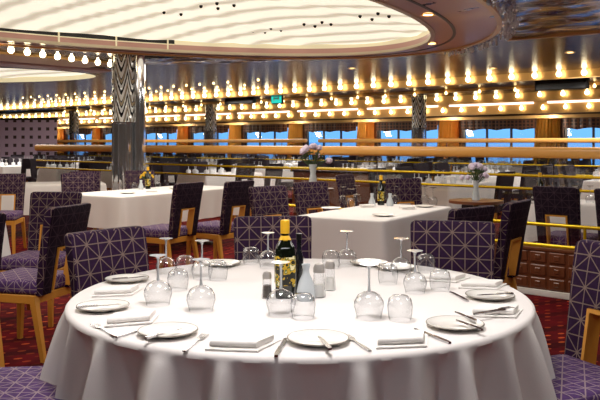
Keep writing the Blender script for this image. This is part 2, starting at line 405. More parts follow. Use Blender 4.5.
# ring and dome
def annulus(name, Ei, gi, Eo, go, z, th, mat, n=128):
    bm = bmesh.new(); rows = []
    for k in range(n):
        t = 2*PI*k/n; i_, o_ = ep(Ei, t, gi), ep(Eo, t, go)
        rows.append([bm.verts.new((*i_, z)), bm.verts.new((*o_, z)), bm.verts.new((*o_, z+th)), bm.verts.new((*i_, z+th))])
    for k in range(n):
        p, q = rows[k], rows[(k+1) % n]
        for j in range(4): bm.faces.new((p[j], p[(j+1) % 4], q[(j+1) % 4], q[j]))
    return struct(name, bm, mat, True)
annulus('trim_9', EI, 0, EO, 0, 2.70, .10, 'ring')
annulus('trim_10', EI, -.03, EI, .03, 2.685, .04, M('pale_rim_lacquer', '#d9cdb2', .4))
annulus('trim_11', EI, .26, EI, .30, 2.694, .02, 'dark')
annulus('trim_12', EO, -.03, EO, .03, 2.68, .08, 'gold')
def dome(name, E, h, rise):
    bm = bmesh.new(); n = 96; rings = []; m_ = 16
    def hz(x, y, r): return 2.78+h+rise*(1-r*r)+.012*math.sin(x*8+y*13.5)
    for j in range(m_):
        r = 1-j/m_; ring = []
        for k in range(n):
            x, y = ep((E[0], E[1]*r, E[2]*r, E[3]), 2*PI*k/n); ring.append(bm.verts.new((x, y, hz(x, y, r))))
        rings.append(ring)
    for p, q in zip(rings, rings[1:]):
        for k in range(n): bm.faces.new((p[k], p[(k+1) % n], q[(k+1) % n], q[k]))
    v = bm.verts.new((E[0][0], E[0][1], 2.78+h+rise))
    for k in range(n): bm.faces.new((rings[-1][k], rings[-1][(k+1) % n], v))
    return struct(name, bm, 'dome', True)
dome('trim_13', EI, .08, .3); dome('trim_14', E2, .08, .12)
def fascia(name, E, z0, z1, mat, a0=0, a1=2*PI, n=96):
    bm = bmesh.new(); prev = None
    for k in range(n+1):
        x, y = ep(E, a0+(a1-a0)*k/n, .002)
        p = (bm.verts.new((x, y, z0)), bm.verts.new((x, y, z1)))
        if prev: bm.faces.new((prev[0], p[0], p[1], prev[1]))
        prev = p
    return struct(name, bm, mat, True)
G0, G1_ = math.radians(52), math.radians(165)
fascia('trim_15', EI, 2.70, 2.88, 'dome_side', G1_-2*PI, G0)
fascia('trim_16', EI, 2.70, 2.88, 'black', G0, G1_)
fascia('trim_17', E2, 2.75, 2.88, 'dome_side')
t = thing('dome_rail', 'thin cream guard rail with posts along the dark gap of the dome', 'rail', (0, 0, 2.74))
bm = bmesh.new(); tube(bm, [(*ep(EI, G0+(G1_-G0)*k/60, -.05), .055) for k in range(61)], .008, 6); obj('rail_bar', bm, 'dome_side', t)
for k in range(14):
    x, y = ep(EI, G0+.02+(G1_-G0-.04)*k/13, -.05); bm = bmesh.new(); box(bm, (x, y, .05), (.02, .02, .14)); obj('post', bm, 'dome_side', t)
# left: gold band with bulbs between the two domes
A_, B_ = Vector((-4.3, 9.9, 0)), Vector((-3.14, 12.35, 0))
def band(name, A, B, wd, z, mat, th=.04):
    d = B-A; bm = bmesh.new(); box(bm, (0, 0, 0), (d.length, wd, th)); return struct(name, bm, mat, loc=(A+B)/2+Vector((0, 0, z)), rz=math.atan2(d.y, d.x))
band('trim_18', Vector((-6.6, 10.0, 0)), Vector((-3.55, 13.3, 0)), .95, 2.725, 'gold')
band('trim_19', Vector((-7.2, 11.0, 0)), Vector((-3.75, 14.4, 0)), .5, 2.715, 'ring')
# patterned blue and white mirror-glass ceiling panels
m, nt_, b = newmat('blue_white_art_glass'); n = N(nt_); o, vec = n.obj()
mp = nt_.nodes.new('ShaderNodeMapping'); mp.inputs['Scale'].default_value = (1.3, 5.5, 1); nt_.links.new(vec, mp.inputs[0])
nz = nt_.nodes.new('ShaderNodeTexNoise'); nz.inputs['Scale'].default_value = 1.6; nz.inputs['Detail'].default_value = 3; nz.inputs['Distortion'].default_value = 1.2; nt_.links.new(mp.outputs[0], nz.inputs['Vector'])
rp = nt_.nodes.new('ShaderNodeValToRGB'); E_ = rp.color_ramp.elements; E_[0].color = srgb('#120d14'); E_[0].position = .36; E_[1].position = .44; E_[1].color = srgb('#6b3f30')
for ps, cl_ in ((.49, '#2f74e0'), (.54, '#1a1622'), (.57, '#ffffff'), (.63, '#3c3038'), (.7, '#f2ece4')): e = E_.new(ps); e.color = srgb(cl_)
nt_.links.new(nz.outputs[0], rp.inputs[0]); nt_.links.new(rp.outputs[0], b.inputs['Base Color']); b.inputs['Metallic'].default_value = .65; b.inputs['Roughness'].default_value = .14
MAT['art_glass'] = m
def ripple(name, label, A, B, wd, z):
    d = B-A; nrm = Vector((d.y, -d.x, 0)).normalized()
    if nrm.y > 0: nrm = -nrm
    c = (A+B)/2+nrm*wd/2; bm = bmesh.new(); bmesh.ops.create_grid(bm, x_segments=60, y_segments=40, size=1)
    for v in bm.verts:
        x, y = v.co.x*d.length/2, v.co.y*wd/2
        v.co = Vector((x, y, .008*math.sin(x*7+math.sin(y*9))+.008*math.sin(y*11+x*3)))
    bmesh.ops.solidify(bm, geom=bm.faces[:], thickness=.008)
    tag(obj(name, bm, 'art_glass', loc=(c.x, c.y, z), rz=math.atan2(d.y, d.x)), label, 'ceiling panel')
ripple('mirror_panel', 'blue and white art glass ceiling panel at the upper right corner', Vector((2.75, 9.75, 0)), Vector((6.6, 6.95, 0)), 3.2, 2.722)
ripple('mirror_panel', 'narrow art glass ceiling panel behind the dome, right of the thick column', Vector((-2.6, 13.2, 0)), Vector((.2, 12.5, 0)), .95, 2.722)
band('trim_20', Vector((2.72, 9.80, 0)), Vector((6.6, 6.98, 0)), .07, 2.715, 'gold', .07)
# crystal fringe on the ring's right end
bm = bmesh.new()
for k in range(110):
    an = math.radians(-62+k*.5); g = random.uniform(.06, .22)
    x, y = ep(EO, an, g); L = random.uniform(.02, .05)
    lathe(bm, [(0, 0), (.018, -.012), (.018, -L), (0, -L-.02)], 5, (x, y, 2.69))
tag(obj('crystal_fringe', bm, 'pearl'), 'band of hanging crystals around the right end of the ceiling ring', 'chandelier', kind='stuff')

# ---- bulbs
def bulb(r, mat, nm):
    def f():
        bm = bmesh.new(); lathe(bm, [(0, -r), (r*.5, -r*.87), (r*.87, -r*.5), (r, 0), (r*.87, r*.5), (r*.5, r*.87), (r*.35, r*1.3), (r*.35, r*1.6)], 10)
        return tag(obj(nm, bm, mat), '', 'bulb')
    return f
def s_at(px, d):                          # s where the line of distance d crosses image column px
    k = (px-300)/FP; a0 = P0-V*d
    return (k*a0.y-a0.x)/(U.x-k*U.y)
s = s_at(640, 6.5); k = 0
sm = s_at(-15, 6.5)
while s < sm:
    put('bulb_a', bulb(.055, 'bulb', 'globe_bulb'), 'glowing globe bulb on the nearest gold ceiling step', R(s, 6.60, 2.675), 0, 'bulbs on the nearest ceiling step')
    s += .49
s = s_at(640, 2.4); sm = s_at(-10, 2.4)
while s < sm:
    put('bulb_b', bulb(.055, 'bulb', 'globe_bulb'), 'glowing globe bulb on the middle gold ceiling step', R(s, 2.50, 2.56), 0, 'bulbs on the middle ceiling step')
    s += .6
s = s_at(640, 1.1); sm = s_at(-10, 1.1)
while s < sm:
    put('bulb_c', bulb(.05, 'bulb', 'globe_bulb'), 'glowing globe bulb on the lowest step above the windows', R(s, 1.2, 2.29), 0, 'bulbs on the step above the windows')
    s += .62
s = s_at(640, 4.6); sm = s_at(60, 4.6); k = 0  # glowing dots added in place of bulb reflections on the soffit
while s < sm:
    put('bulb_d', bulb(.035, 'bulb_small', 'reflection_dot'), 'small amber glowing dot added as a bulb reflection on the dark soffit', R(s, 4.68, 2.55), 0, 'small amber reflection dots on the soffit')
    s += .9
d = B_-A_
for k in range(10):
    p = A_+d*(k/9)
    put('bulb_e', bulb(.047, 'bulb', 'large_bulb'), 'large bulb on the gold band left of the mirrored column', (p.x, p.y, 2.64), 0, 'large bulbs on the left gold band')
# rows of tiny glowing dots on the dark slats
for dd in (7.2, 8.0, 8.9):
    s = s_at(560, dd); sm = s_at(-5, dd)
    while s < sm:
        p = R(s, dd)
        if ein(EO, p.x, p.y) > 1.03 and ein(E2, p.x, p.y) > 1.03 and -9 < p.x < -.8:
            put('bulb_f', bulb(.026, 'bulb_small', 'ceiling_dot'), 'tiny glowing dot set in the dark slatted ceiling', (p.x, p.y, 2.74), 0, 'tiny glowing dots in the dark ceiling')
        s += .49 if p.x < -1 else .98
def downlight():
    t = thing('downlight', '', 'downlight')
    bm = bmesh.new(); lathe(bm, [(.055, 0), (.075, -.012), (.08, 0)], 20, caps=False); obj('bezel', bm, 'gold', t)
    bm = bmesh.new(); lathe(bm, [(.054, -.004), (.03, -.004), (.001, -.004)], 20); obj('lens', bm, 'bulb_small', t); return t
for px, py, lb in ((428, 14, 'round gold downlight on the mauve ring, right of the dome'), (432, 43, 'round gold downlight at the lower right of the dome rim'),
                   (493, 68, 'oval gold downlight in dark ceiling right of centre'), (570, 52, 'gold downlight in dark ceiling near the right edge'), (352, 68, 'gold downlight in dark ceiling below the dome')):
    p = on(px, py, 2.70 if py < 50 else 2.75)
    put('downlight', downlight, lb, (p.x, p.y, 2.695 if py < 50 else 2.745))
def fixture():
    bm = bmesh.new(); lathe(bm, [(.022, 0), (.022, -.02), (.012, -.035), (.001, -.036)], 10); return tag(obj('dome_fitting', bm, 'black'), '', 'fitting')
for px, py in ((164, 11), (181, 13), (201, 5), (217, 2), (234, 4), (218, 7), (304, 23), (315, 25), (322, 21), (331, 23), (360, 15), (372, 18), (378, 12), (389, 15), (253, 30), (265, 31), (271, 27), (281, 29), (120, 18), (133, 20), (75, 25), (82, 27)):
    p = on(px, py, 3.1); q = ein(EI, p.x, p.y)
    for _ in range(6):
        z = 2.86+.3*(1-min(q, 1)**2); p = on(px, py, z); q = ein(EI, p.x, p.y)
    if q < .98: put('fixture', fixture, 'tiny dark fitting dotted on the lit cream dome', (p.x, p.y, z-.005), 0, 'dark fittings on the dome')
# signs
def sign(name, px0, px1, py0, py1, dd, mat, label, cat, lens=None):
    s = s_at((px0+px1)/2, dd); p = R(s, dd); wd = (px1-px0)/FP*p.y/abs(math.cos(UA-PI)); zc = CZ+(HY-(py0+py1)/2)/FP*p.y; h = (py1-py0)/FP*p.y
    t = thing(name, label, cat, (p.x, p.y, zc), UA)
    bm = bmesh.new(); box(bm, (0, 0, 0), (wd, .08, h), bev=.01); obj('housing', bm, 'black', t)
    bm = bmesh.new(); box(bm, (0, .045, 0), (wd*.92, .012, h*.84)); obj('display', bm, mat, t)
    return t, wd, h
t, wd, h = sign('exit_sign', 272, 283, 93, 104, 5.2, 'cyan', 'small green lit exit sign hanging below the ceiling step', 'sign')
bm = bmesh.new(); box(bm, (0, .054, 0), (wd*.5, .006, h*.10)); box(bm, (wd*.2, .054, 0), (wd*.08, .006, h*.4)); box(bm, (-wd*.2, .054, h*.1), (wd*.1, .006, h*.45)); obj('pictogram', bm, 'white_paint', t)
sign('display_board', 541, 582, 77, 90, 5.6, 'screen', 'wide black display board under the ceiling step at right', 'display')
sign('display_board', 224, 256, 95, 104, 5.6, 'screen', 'small black display board left of the green sign', 'display')

# ============================================================ COLUMNS
def column(px, Y, r, z0, zt, label, second=True, full=True):
    X = (px-300)/FP*Y
    t = thing('mirrored_column', label, 'column', (X, Y, 0))
    n = 36
    def feather(r, za, zb, nm):
        bm = bmesh.new(); rings = []; m_ = 64
        for j in range(m_+1):
            z = za+(zb-za)*j/m_; ring = []
            for k in range(n*2):
                a = 2*PI*k/(n*2); q = abs(((a*8/(2*PI)) % 1)-.5)*2
                ph = (z*2.9-(1-q)**1.5*.9) % 1
                rr = r*(1.0+.12*ph**1.5)+.02*(1-q)*(j/m_)
                if j in (0, m_): rr = r
                ring.append(bm.verts.new((rr*math.cos(a), rr*math.sin(a), z)))
            rings.append(ring)
        for p, q in zip(rings, rings[1:]):
            for k in range(n*2): bm.faces.new((p[k], p[(k+1) % (2*n)], q[(k+1) % (2*n)], q[k]))
        bm.faces.new(rings[0][::-1]); bm.faces.new(rings[-1]); return obj(nm, bm, 'chevron', t)
    feather(r*.85, z0, zt, 'feathered_capital')
    bm = bmesh.new(); lathe(bm, [(r*1.08, 0), (r*1.08, .08), (r*.9, .1), (r*.9, z0-.03), (r*1.0, z0-.02), (r*1.0, z0)], 40); shaft = obj('shaft', bm, 'chrome', t)
    for k in range(10):
        a = 2*PI*k/10; bm = bmesh.new(); tube(bm, [(r*.9*math.cos(a), r*.9*math.sin(a), .1), (r*.9*math.cos(a), r*.9*math.sin(a), z0-.03)], .018, 8); obj('flute', bm, 'chrome', shaft)
    if second:
        bm = bmesh.new(); lathe(bm, [(.085, 0), (.085, zt)], 20, (r*1.35, -.05, 0)); obj('side_tube', bm, 'chrome', t)
column(124, 11.5, .19, 1.66, 2.745, 'thick mirrored column with feathered silver top, left of centre')
p = R(s_at(419, 3.2), 3.2); column(419, p.y, .21, 1.75, 2.66, 'mirrored column by the windows, right of centre', False)
p = R(s_at(211, 3.2), 3.2); column(211, p.y, .21, 1.75, 2.66, 'mirrored column by the windows, left of the orange curtain', False)
p = R(s_at(74, 3.2), 3.2); column(74, p.y, .21, 1.75, 2.66, 'farthest mirrored column beside the dotted screen', False)
# dotted screen far left
t = thing('dotted_screen', 'mauve screen wall with rows of dark squares, far left', 'screen', (-10.4, 25.5, 0), 0)
bm = bmesh.new(); box(bm, (0, 0, 1.1), (4.2, .08, 2.0)); obj('panel', bm, 'dotted', t, False)
bm = bmesh.new(); box(bm, (0, 0, 2.14), (4.3, .12, .08)); box(bm, (0, 0, .05), (4.3, .12, .1)); obj('frame', bm, 'dark', t, False)

# ============================================================ PARTITIONS
def partition(name, label, s0, s1, d, ztop, tr, rails, glass=(.05, 1.2), post=2.4, caps=None, offs=None):
    L = s1-s0; o = R(s0, d)
    t = thing(name, label, 'partition', o, UA)
    for a, b in (caps or [(0, L)]):
        bm = bmesh.new(); box(bm, ((a+b)/2, 0, ztop-tr/2), (b-a, tr*1.1, tr), bev=tr*.42, seg=4); obj('handrail', bm, 'rail_wood', t)
    for z in rails:
        bm = bmesh.new(); tube(bm, [(0, .0, z), (L, .0, z)], .017, 10); obj('brass_rail', bm, 'brass', t)
    bm = bmesh.new(); box(bm, (L/2, 0, (glass[0]+glass[1])/2), (L, .012, glass[1]-glass[0])); obj('glass_panel', bm, 'screen_glass', t, False)
    x = .02
    while x < L:
        bm = bmesh.new(); tube(bm, [(x, 0, 0), (x, 0, ztop-tr)], .009, 8); obj('post', bm, 'steel', t); x += post
    return t
partition('glass_partition', 'long glass partition topped by the thick golden wooden handrail', -12.5, s_at(37, 12.7), 12.7, 1.297, .127, (.97, .82), (.05, 1.17))
sA = -12.5
partition('glass_partition', 'far glass partition with the thinner golden handrail, broken by gaps', sA, s_at(4, 6.7), 6.7, 1.43, .09, (.9, .72), (.05, 1.34),
          caps=[(0, s_at(319, 6.7)-sA), (s_at(307, 6.7)-sA, s_at(27, 6.7)-sA), (s_at(10, 6.7)-sA, s_at(4, 6.7)-sA)])
# low walnut divider
DW = 14.47
s0, s1 = s_at(660, DW)-3.0, s_at(276, DW); L = s1-s0
t = thing('low_divider', 'low carved walnut divider with two brass rails and white skirting', 'partition', R(s0, DW), UA)
bm = bmesh.new(); box(bm, (L/2, 0, .225), (L, .06, .35)); nx = int(L/.17)
for i in range(nx):
    for j in range(3):
        x = .085+i*.17; z = .11+j*.115
        for sy in (1, -1):
            v = box(bm, (x, sy*.034, z), (.145, .022, .095), bev=.008, seg=1)
            box(bm, (x, sy*.048, z), (.05, .012, .04), bev=.005, seg=1)
obj('carved_panel', bm, 'walnut', t, False)
bm = bmesh.new(); box(bm, (L/2, 0, .026), (L, .12, .052), bev=.006); obj('skirting', bm, 'white_paint', t)
bm = bmesh.new(); box(bm, (L/2, 0, .41), (L, .09, .03), bev=.008); obj('ledge', bm, 'walnut', t)
for z in (.44, .625):
    bm = bmesh.new(); tube(bm, [(0, 0, z), (L, 0, z)], .017, 10); obj('brass_rail', bm, 'brass', t)
bm = bmesh.new(); box(bm, (L/2, 0, .53), (L, .01, .16)); obj('glass_panel', bm, 'screen_glass', t, False)
x = .02
while x < L+.01:
    bm = bmesh.new(); tube(bm, [(x, 0, .4), (x, 0, .64)], .014, 8); obj('post', bm, 'brass', t); x += (L-.04)/4
# walnut cabinet row seen between tables
t = thing('service_counter', 'brown wooden service counter with brass rail beyond the middle tables', 'counter', R(s_at(345, 10.6), 10.6), UA)
bm = bmesh.new(); box(bm, (0, 0, .42), (2.0, .45, .8), bev=.01); obj('body', bm, 'walnut', t)
bm = bmesh.new(); box(bm, (0, 0, .84), (2.1, .5, .04), bev=.01); obj('worktop', bm, 'dark', t)
bm = bmesh.new(); tube(bm, [(-1, .27, .9), (1, .27, .9)], .017, 8); tube(bm, [(-1, .27, .84), (-1, .27, .9)], .012, 6); tube(bm, [(1, .27, .84), (1, .27, .9)], .012, 6); obj('brass_rail', bm, 'brass', t)

# ============================================================ CHAIRS (facing +Y locally)
def back_bm(th=.06, fine=True):
    bm = bmesh.new()
    pts = [(-.195, .40), (-.10, .40), (-.10, .69), (.10, .69), (.10, .40), (.195, .40), (.212, .925), (.208, .94), (.192, .95), (-.192, .95), (-.208, .94), (-.212, .925)]
    vs = [bm.verts.new((x, -th/2, z)) for x, z in pts]; f = bm.faces.new(vs)
    r = bmesh.ops.extrude_face_region(bm, geom=[f]); ev = [v for v in r['geom'] if isinstance(v, bmesh.types.BMVert)]
    bmesh.ops.translate(bm, vec=(0, th, 0), verts=ev)
    if fine:
        bmesh.ops.recalc_face_normals(bm, faces=bm.faces)
        es = [e for e in bm.edges if abs(e.verts[0].co.y-e.verts[1].co.y) < 1e-6]
        bmesh.ops.bevel(bm, geom=es, offset=.014, segments=2, affect='EDGES', profile=.5)
        for x in (-.15, -.05, .05, .15): bmesh.ops.bisect_plane(bm, geom=bm.verts[:]+bm.edges[:]+bm.faces[:], plane_co=(x, 0, 0), plane_no=(1, 0, 0))
        for z in (.55, .75, .85): bmesh.ops.bisect_plane(bm, geom=bm.verts[:]+bm.edges[:]+bm.faces[:], plane_co=(0, 0, z), plane_no=(0, 0, 1))
    for v in bm.verts: lean(v)
    return bm
def lean(v):
    z = v.co.z; v.co.y += -.215-max(0, z-.40)*.17-.10*max(0, z-.6)**2+.35*v.co.x**2*min(1, max(0, z-.4)*2)
def chair(backm='back_fabric', seatm='seat_fabric'):
    t = thing('dining_chair', '', 'chair')
    br = obj('backrest', back_bm(), backm, t)
    bm = bmesh.new()
    for x in (-.094, .094): box(bm, (x, 0, .555), (.014, .07, .27))
    box(bm, (0, 0, .684), (.2, .07, .014))
    for v in bm.verts: lean(v)
    obj('cutout_trim', bm, 'wood', br, False)
    bm = bmesh.new(); vs = box(bm, (0, .02, .445), (.44, .46, .085), bev=.03, seg=3)
    for v in bm.verts:
        if v.co.z > .45: v.co.z += .014*(1-(v.co.x/.24)**2)
        v.co.x *= 1+.06*(v.co.y/.23)
    obj('seat', bm, seatm, t)
    bm = bmesh.new()
    for y in (-.185, .225): box(bm, (0, y, .375), (.42, .03, .055), bev=.004, seg=1)
    for x in (-.2, .2): box(bm, (x, .02, .375), (.03, .41, .055), bev=.004, seg=1)
    obj('seat_frame', bm, 'wood', t, False)
    for sx in (-1, 1):
        for fy in (1, -1):
            bm = bmesh.new()
            y0 = .225 if fy > 0 else -.185; y1 = .245 if fy > 0 else -.27
            for zz, y, h in ((.40, y0, .021), (.0, y1, .014)):
                for q in ((-1, -1), (1, -1), (1, 1), (-1, 1)): bm.verts.new((sx*(.2+(.40-zz)*.03)+q[0]*h, y+q[1]*h, zz))
            bm.verts.ensure_lookup_table(); v = bm.verts
            for i in range(4): bm.faces.new((v[i], v[(i+1) % 4], v[4+(i+1) % 4], v[4+i]))
            bm.faces.new(v[:4]); bm.faces.new(v[4:8]); obj('leg', bm, 'wood', t, False)
    return t
def place_chair(bx, by, fx, fy, label, key='chair', mk=chair, group=None, dist=.31):
    L = math.hypot(fx, fy); fx /= L; fy /= L
    return put(key, mk, label, (bx+fx*dist, by+fy*dist, 0), math.atan2(-fx, fy), group)
CX, CY = 0.0, 2.99                        # middle of the front table
def tow(x, y): return (CX-x, CY-y)
# round-table chairs
place_chair(-.15, 4.06, .12, -1, 'patterned purple chair behind the oil bottle on the far side of the round table')
place_chair(.78, 3.82, -.25, -1, 'patterned purple chair at the right rear of the round table, widest back in view')
place_chair(-.90, 3.45, .78, -.62, 'patterned purple chair at the round table left rear, before the angled chair')
place_chair(1.26, 2.92, -.9, -.42, 'purple chair at the right edge with seat against the tablecloth')
place_chair(-1.33, 2.66, 1, .05, 'purple chair seat poking in at the bottom left corner')
# chairs left of the round table
place_chair(-1.47, 4.78, -.95, .31, 'side-on patterned chair with wooden legs between round table and small white cloth')
place_chair(-1.97, 6.05, -.12, -1, 'purple chair with wood framed cutout facing us behind the side-on chair')
place_chair(-1.83, 4.13, -.75, .66, 'dark chair cut by the left edge with one tapered wooden leg showing')
# chairs at the white table right of centre
T = Vector((.522, .853, 0)); TN = Vector((-.853, .522, 0))
place_chair(1.50, 5.12, -.82, .57, 'dark chair with wooden cutout and leg beside the carved walnut divider')
place_chair(1.08, 4.64, -.66, .75, 'dark chair back between the wide patterned back and the cutout chair')
place_chair(-.30, 6.84, .66, -.75, 'dark purple chair left of the middle white table, above the oil bottle')
place_chair(.10, 7.56, .62, -.78, 'dark purple chair at the far left corner of the middle white table')
# chairs along the long table on the left
place_chair(-1.10, 7.45, -.86, .51, 'dark chair with wood framed cutout in front of the long white table')
place_chair(-.62, 7.75, -.8, .6, 'dark chair right of the framed cutout chair at the long white table')
place_chair(-2.88, 9.68, .4, -.9, 'maroon chair behind the left end of the long white table')
place_chair(-2.98, 10.35, .3, -.95, 'small dark chair just left of the mirrored column base')
place_chair(-2.28, 10.6, .3, -.95, 'small dark chair just right of the mirrored column base')
place_chair(-3.72, 9.55, .1, -1, 'black chair with cutout near the left edge before a white table')
# beyond the divider on the right
for k_, lb in ((0, 'dark chair through the brass rails, leftmost beside the right white table'), (1, 'dark chair through the brass rails, second beside the right white table'), (2, 'dark chair at the right edge beyond the brass rails')):
    p_ = R(s_at(560, 14.15)-k_*.56, 14.15); place_chair(p_.x, p_.y, V.x, V.y, lb, dist=.2)
place_chair(.55, 9.3, .86, -.5, 'dark chair past the far right corner of the middle table')
place_chair(1.15, 8.35, .3, -.95, 'dark chair beyond the divider near the pale flowers')

# ============================================================ TABLECLOTHS AND TABLES
def drape(loop, ztop, hem, fold, inner=10, cx=(0, 0), steps=14, rad=.018):
    """loop: list of (x, y, nx, ny); hem(i), fold(i, t) per point."""
    bm = bmesh.new(); n = len(loop); rings = []
    for j in range(inner, 0, -1):
        q = 1-(j/inner)**1.5 if False else 1-j/inner
        if q <= 0: continue
        rings.append([bm.verts.new((cx[0]+(x-cx[0]-nx*rad)*q, cx[1]+(y-cx[1]-ny*rad)*q, ztop+.0006*math.sin(x*30*q)*math.cos(y*24*q))) for x, y, nx, ny in loop])
    for a in (0, .35, .7, 1):
        an = a*PI/2
        rings.append([bm.verts.new((x-nx*rad*(1-math.sin(an)), y-ny*rad*(1-math.sin(an)), ztop-rad*(1-math.cos(an)))) for x, y, nx, ny in loop])
    for s in range(1, steps+1):
        t = s/steps
        rings.append([bm.verts.new((x+nx*fold(i, t), y+ny*fold(i, t), ztop-rad-(ztop-rad-hem(i))*t)) for i, (x, y, nx, ny) in enumerate(loop)])
    for a, b in zip(rings, rings[1:]):
        for k in range(n): bm.faces.new((a[k], a[(k+1) % n], b[(k+1) % n], b[k]))
    v = bm.verts.new((cx[0], cx[1], ztop))
    for k in range(n): bm.faces.new((rings[0][k], rings[0][(k+1) % n], v))
    return bm
# front round table
t = thing('round_table', 'large round dining table hidden beneath the white draped cloth', 'table', (CX, CY, 0))
bm = bmesh.new(); lathe(bm, [(.001, .715), (.87, .715), (.88, .725), (.88, .738), (.87, .744), (.001, .744)], 64); obj('tabletop', bm, 'table_wood', t)
bm = bmesh.new(); lathe(bm, [(.3, 0), (.3, .03), (.08, .07), (.06, .2), (.06, .66), (.14, .70), (.14, .715)], 32); obj('pedestal', bm, 'table_wood', t)
NR = 540; loopr = [(.9*math.cos(2*PI*k/NR), .9*math.sin(2*PI*k/NR), math.cos(2*PI*k/NR), math.sin(2*PI*k/NR)) for k in range(NR)]
pk = []                                   # fold ridges: angle (deg), sharpness, height
for a_, w_, h_ in ((196, 6, .8), (210, 4, .6), (226, 4, .8), (243, 4.5, 1.0), (256, 3, .9), (266, 3, .55), (281, 3, 1.0), (292, 4, .7), (303, 3, 1.0), (317, 4, .8),
                   (330, 4.5, 1.0), (344, 4, .8), (355, 6, .85), (14, 5, .8), (32, 5, 1), (50, 5, .7), (68, 5, 1), (88, 5, .8), (108, 5, 1), (128, 5, .8), (148, 5, 1), (168, 5, .9)):
    pk.append((math.radians(a_), math.radians(w_), h_))
def rf(i, t=1.0):
    a = 2*PI*i/NR; s = 0
    for c, w_, h in pk:
        d = (a-c+PI) % (2*PI)-PI; ww = w_*(.75+.75*t); q = abs(d)/ww
        s = max(s, h*(.7*max(0, 1-q/1.7)+.3*math.exp(-q**2)))
    return s
RF = [rf(i) for i in range(NR)]
def foldr(i, t): return -.055*t**.5*(1-min(1, rf(i, t)))+.145*rf(i, t)*t**.75+.004*math.sin(i*.9)*t*t
def hemr(i):
    a = 2*PI*i/NR
    return (.47 if PI*.12 < a < PI*.95 else .43)-.14*max(0, math.cos(a-math.radians(-55)))**2-.02*RF[i]
bm = drape(loopr, .75, hemr, foldr, steps=20)
tag(obj('tablecloth', bm, 'cloth', loc=(CX, CY, 0)), 'white linen cloth draped in folds over the large round front table', 'tablecloth')

def rect_table(nc, length, width, label, clabel, extra=None, group=None, u=T, v=TN, ov=.38, name='dining_table', nfold=9, fine=True):
    """nc: near corner; the long side runs along u, the short along v."""
    c = nc+u*length/2+v*width/2
    rz = math.atan2(u.y, u.x)
    def mk():
        t = thing(name, '', 'table')
        bm = bmesh.new(); box(bm, (0, 0, .725), (length-.03, width-.03, .03), bev=.005); obj('tabletop', bm, 'table_wood', t)
        for x in (-1, 1):
            bm = bmesh.new(); box(bm, (x*length*.32, 0, .37), (.07, .07, .68)); box(bm, (x*length*.32, 0, .02), (.08, width*.7, .04), bev=.008); obj('leg', bm, 'table_wood', t)
        return t
    key = 'table%.2f_%.2f' % (length, width)
    put(key, mk, label, (c.x, c.y, 0), rz, group)
    def mc():
        loop = []; hl, hw = length/2, width/2; m = int((length+width)*(16 if fine else 7)); r = .03
        def seg(a, b, nrm, k):
            for q in range(k):
                t_ = q/k; loop.append((a[0]+(b[0]-a[0])*t_, a[1]+(b[1]-a[1])*t_, nrm[0], nrm[1], t_, k))
        def cor(cx, cy, a0):
            for q in range(6): an = a0+PI/2*q/6; loop.append((cx+r*math.cos(an), cy+r*math.sin(an), math.cos(an), math.sin(an), -1, 0))
        kl, kw = max(8, int(length*(30 if fine else 10))), max(6, int(width*(30 if fine else 10)))
        seg((hl, -hw+r), (hl, hw-r), (1, 0), kw); cor(hl-r, hw-r, 0)
        seg((hl-r, hw), (-hl+r, hw), (0, 1), kl); cor(-hl+r, hw-r, PI/2)
        seg((-hl, hw-r), (-hl, -hw+r), (-1, 0), kw); cor(-hl+r, -hw+r, PI)
        seg((-hl+r, -hw), (hl-r, -hw), (0, -1), kl); cor(hl-r, -hw+r, 3*PI/2)
        lp = [p[:4] for p in loop]
        def near(i):
            x, y = loop[i][0], loop[i][1]; return math.exp(-((hl-abs(x))+(hw-abs(y)))/.09)
        NE = [near(i) for i in range(len(loop))]
        def fold(i, t_):
            x, y = loop[i][0], loop[i][1]
            return .012*t_+.07*NE[i]*t_+.012*t_*math.sin((x-y)*nfold*2.2+x*3)*(1-NE[i])
        def hem(i): return .75-ov-.05*NE[i]
        bm = drape(lp, .75, hem, fold, inner=4, steps=8 if fine else 3)
        return tag(obj('tablecloth', bm, 'cloth'), '', 'tablecloth')
    put('cloth'+key+str(ov), mc, clabel, (c.x, c.y, 0), rz, group+' cloths' if group else None)
    return c, rz
T2 = on(384, 221, .75); T2.z = 0
rect_table(T2, 1.5, .8, 'rectangular table under white cloth, right of centre', 'white cloth with long flat sides on the table right of centre', ov=.40)
T1 = on(122, 197, .75); T1.z = 0
rect_table(T1, 2.2, .95, 'long table under white cloth left of centre', 'white cloth hanging over the long table left of centre', ov=.36)
TL = Vector((-2.24, 5.72, 0))-T*1.8
rect_table(TL, 1.8, .8, 'table at the left edge mostly out of view', 'corner of white cloth hanging at the left edge', ov=.42)
TR = R(s_at(528, 13.6), 13.6)-U*0
rect_table(TR-U*2.2+V*.62, 2.2, .6, 'white covered table seen over the brass rails at right', 'white cloth on the table over the brass rails at right', ov=.38, u=U, v=-V)
rect_table(Vector((-4.6, 10.2, 0)), 1.9, .85, 'white covered table behind the black chair at left', 'white cloth behind the black chair at left', ov=.42, u=Vector((.85, .3, 0)).normalized(), v=Vector((-.3, .85, 0)).normalized())

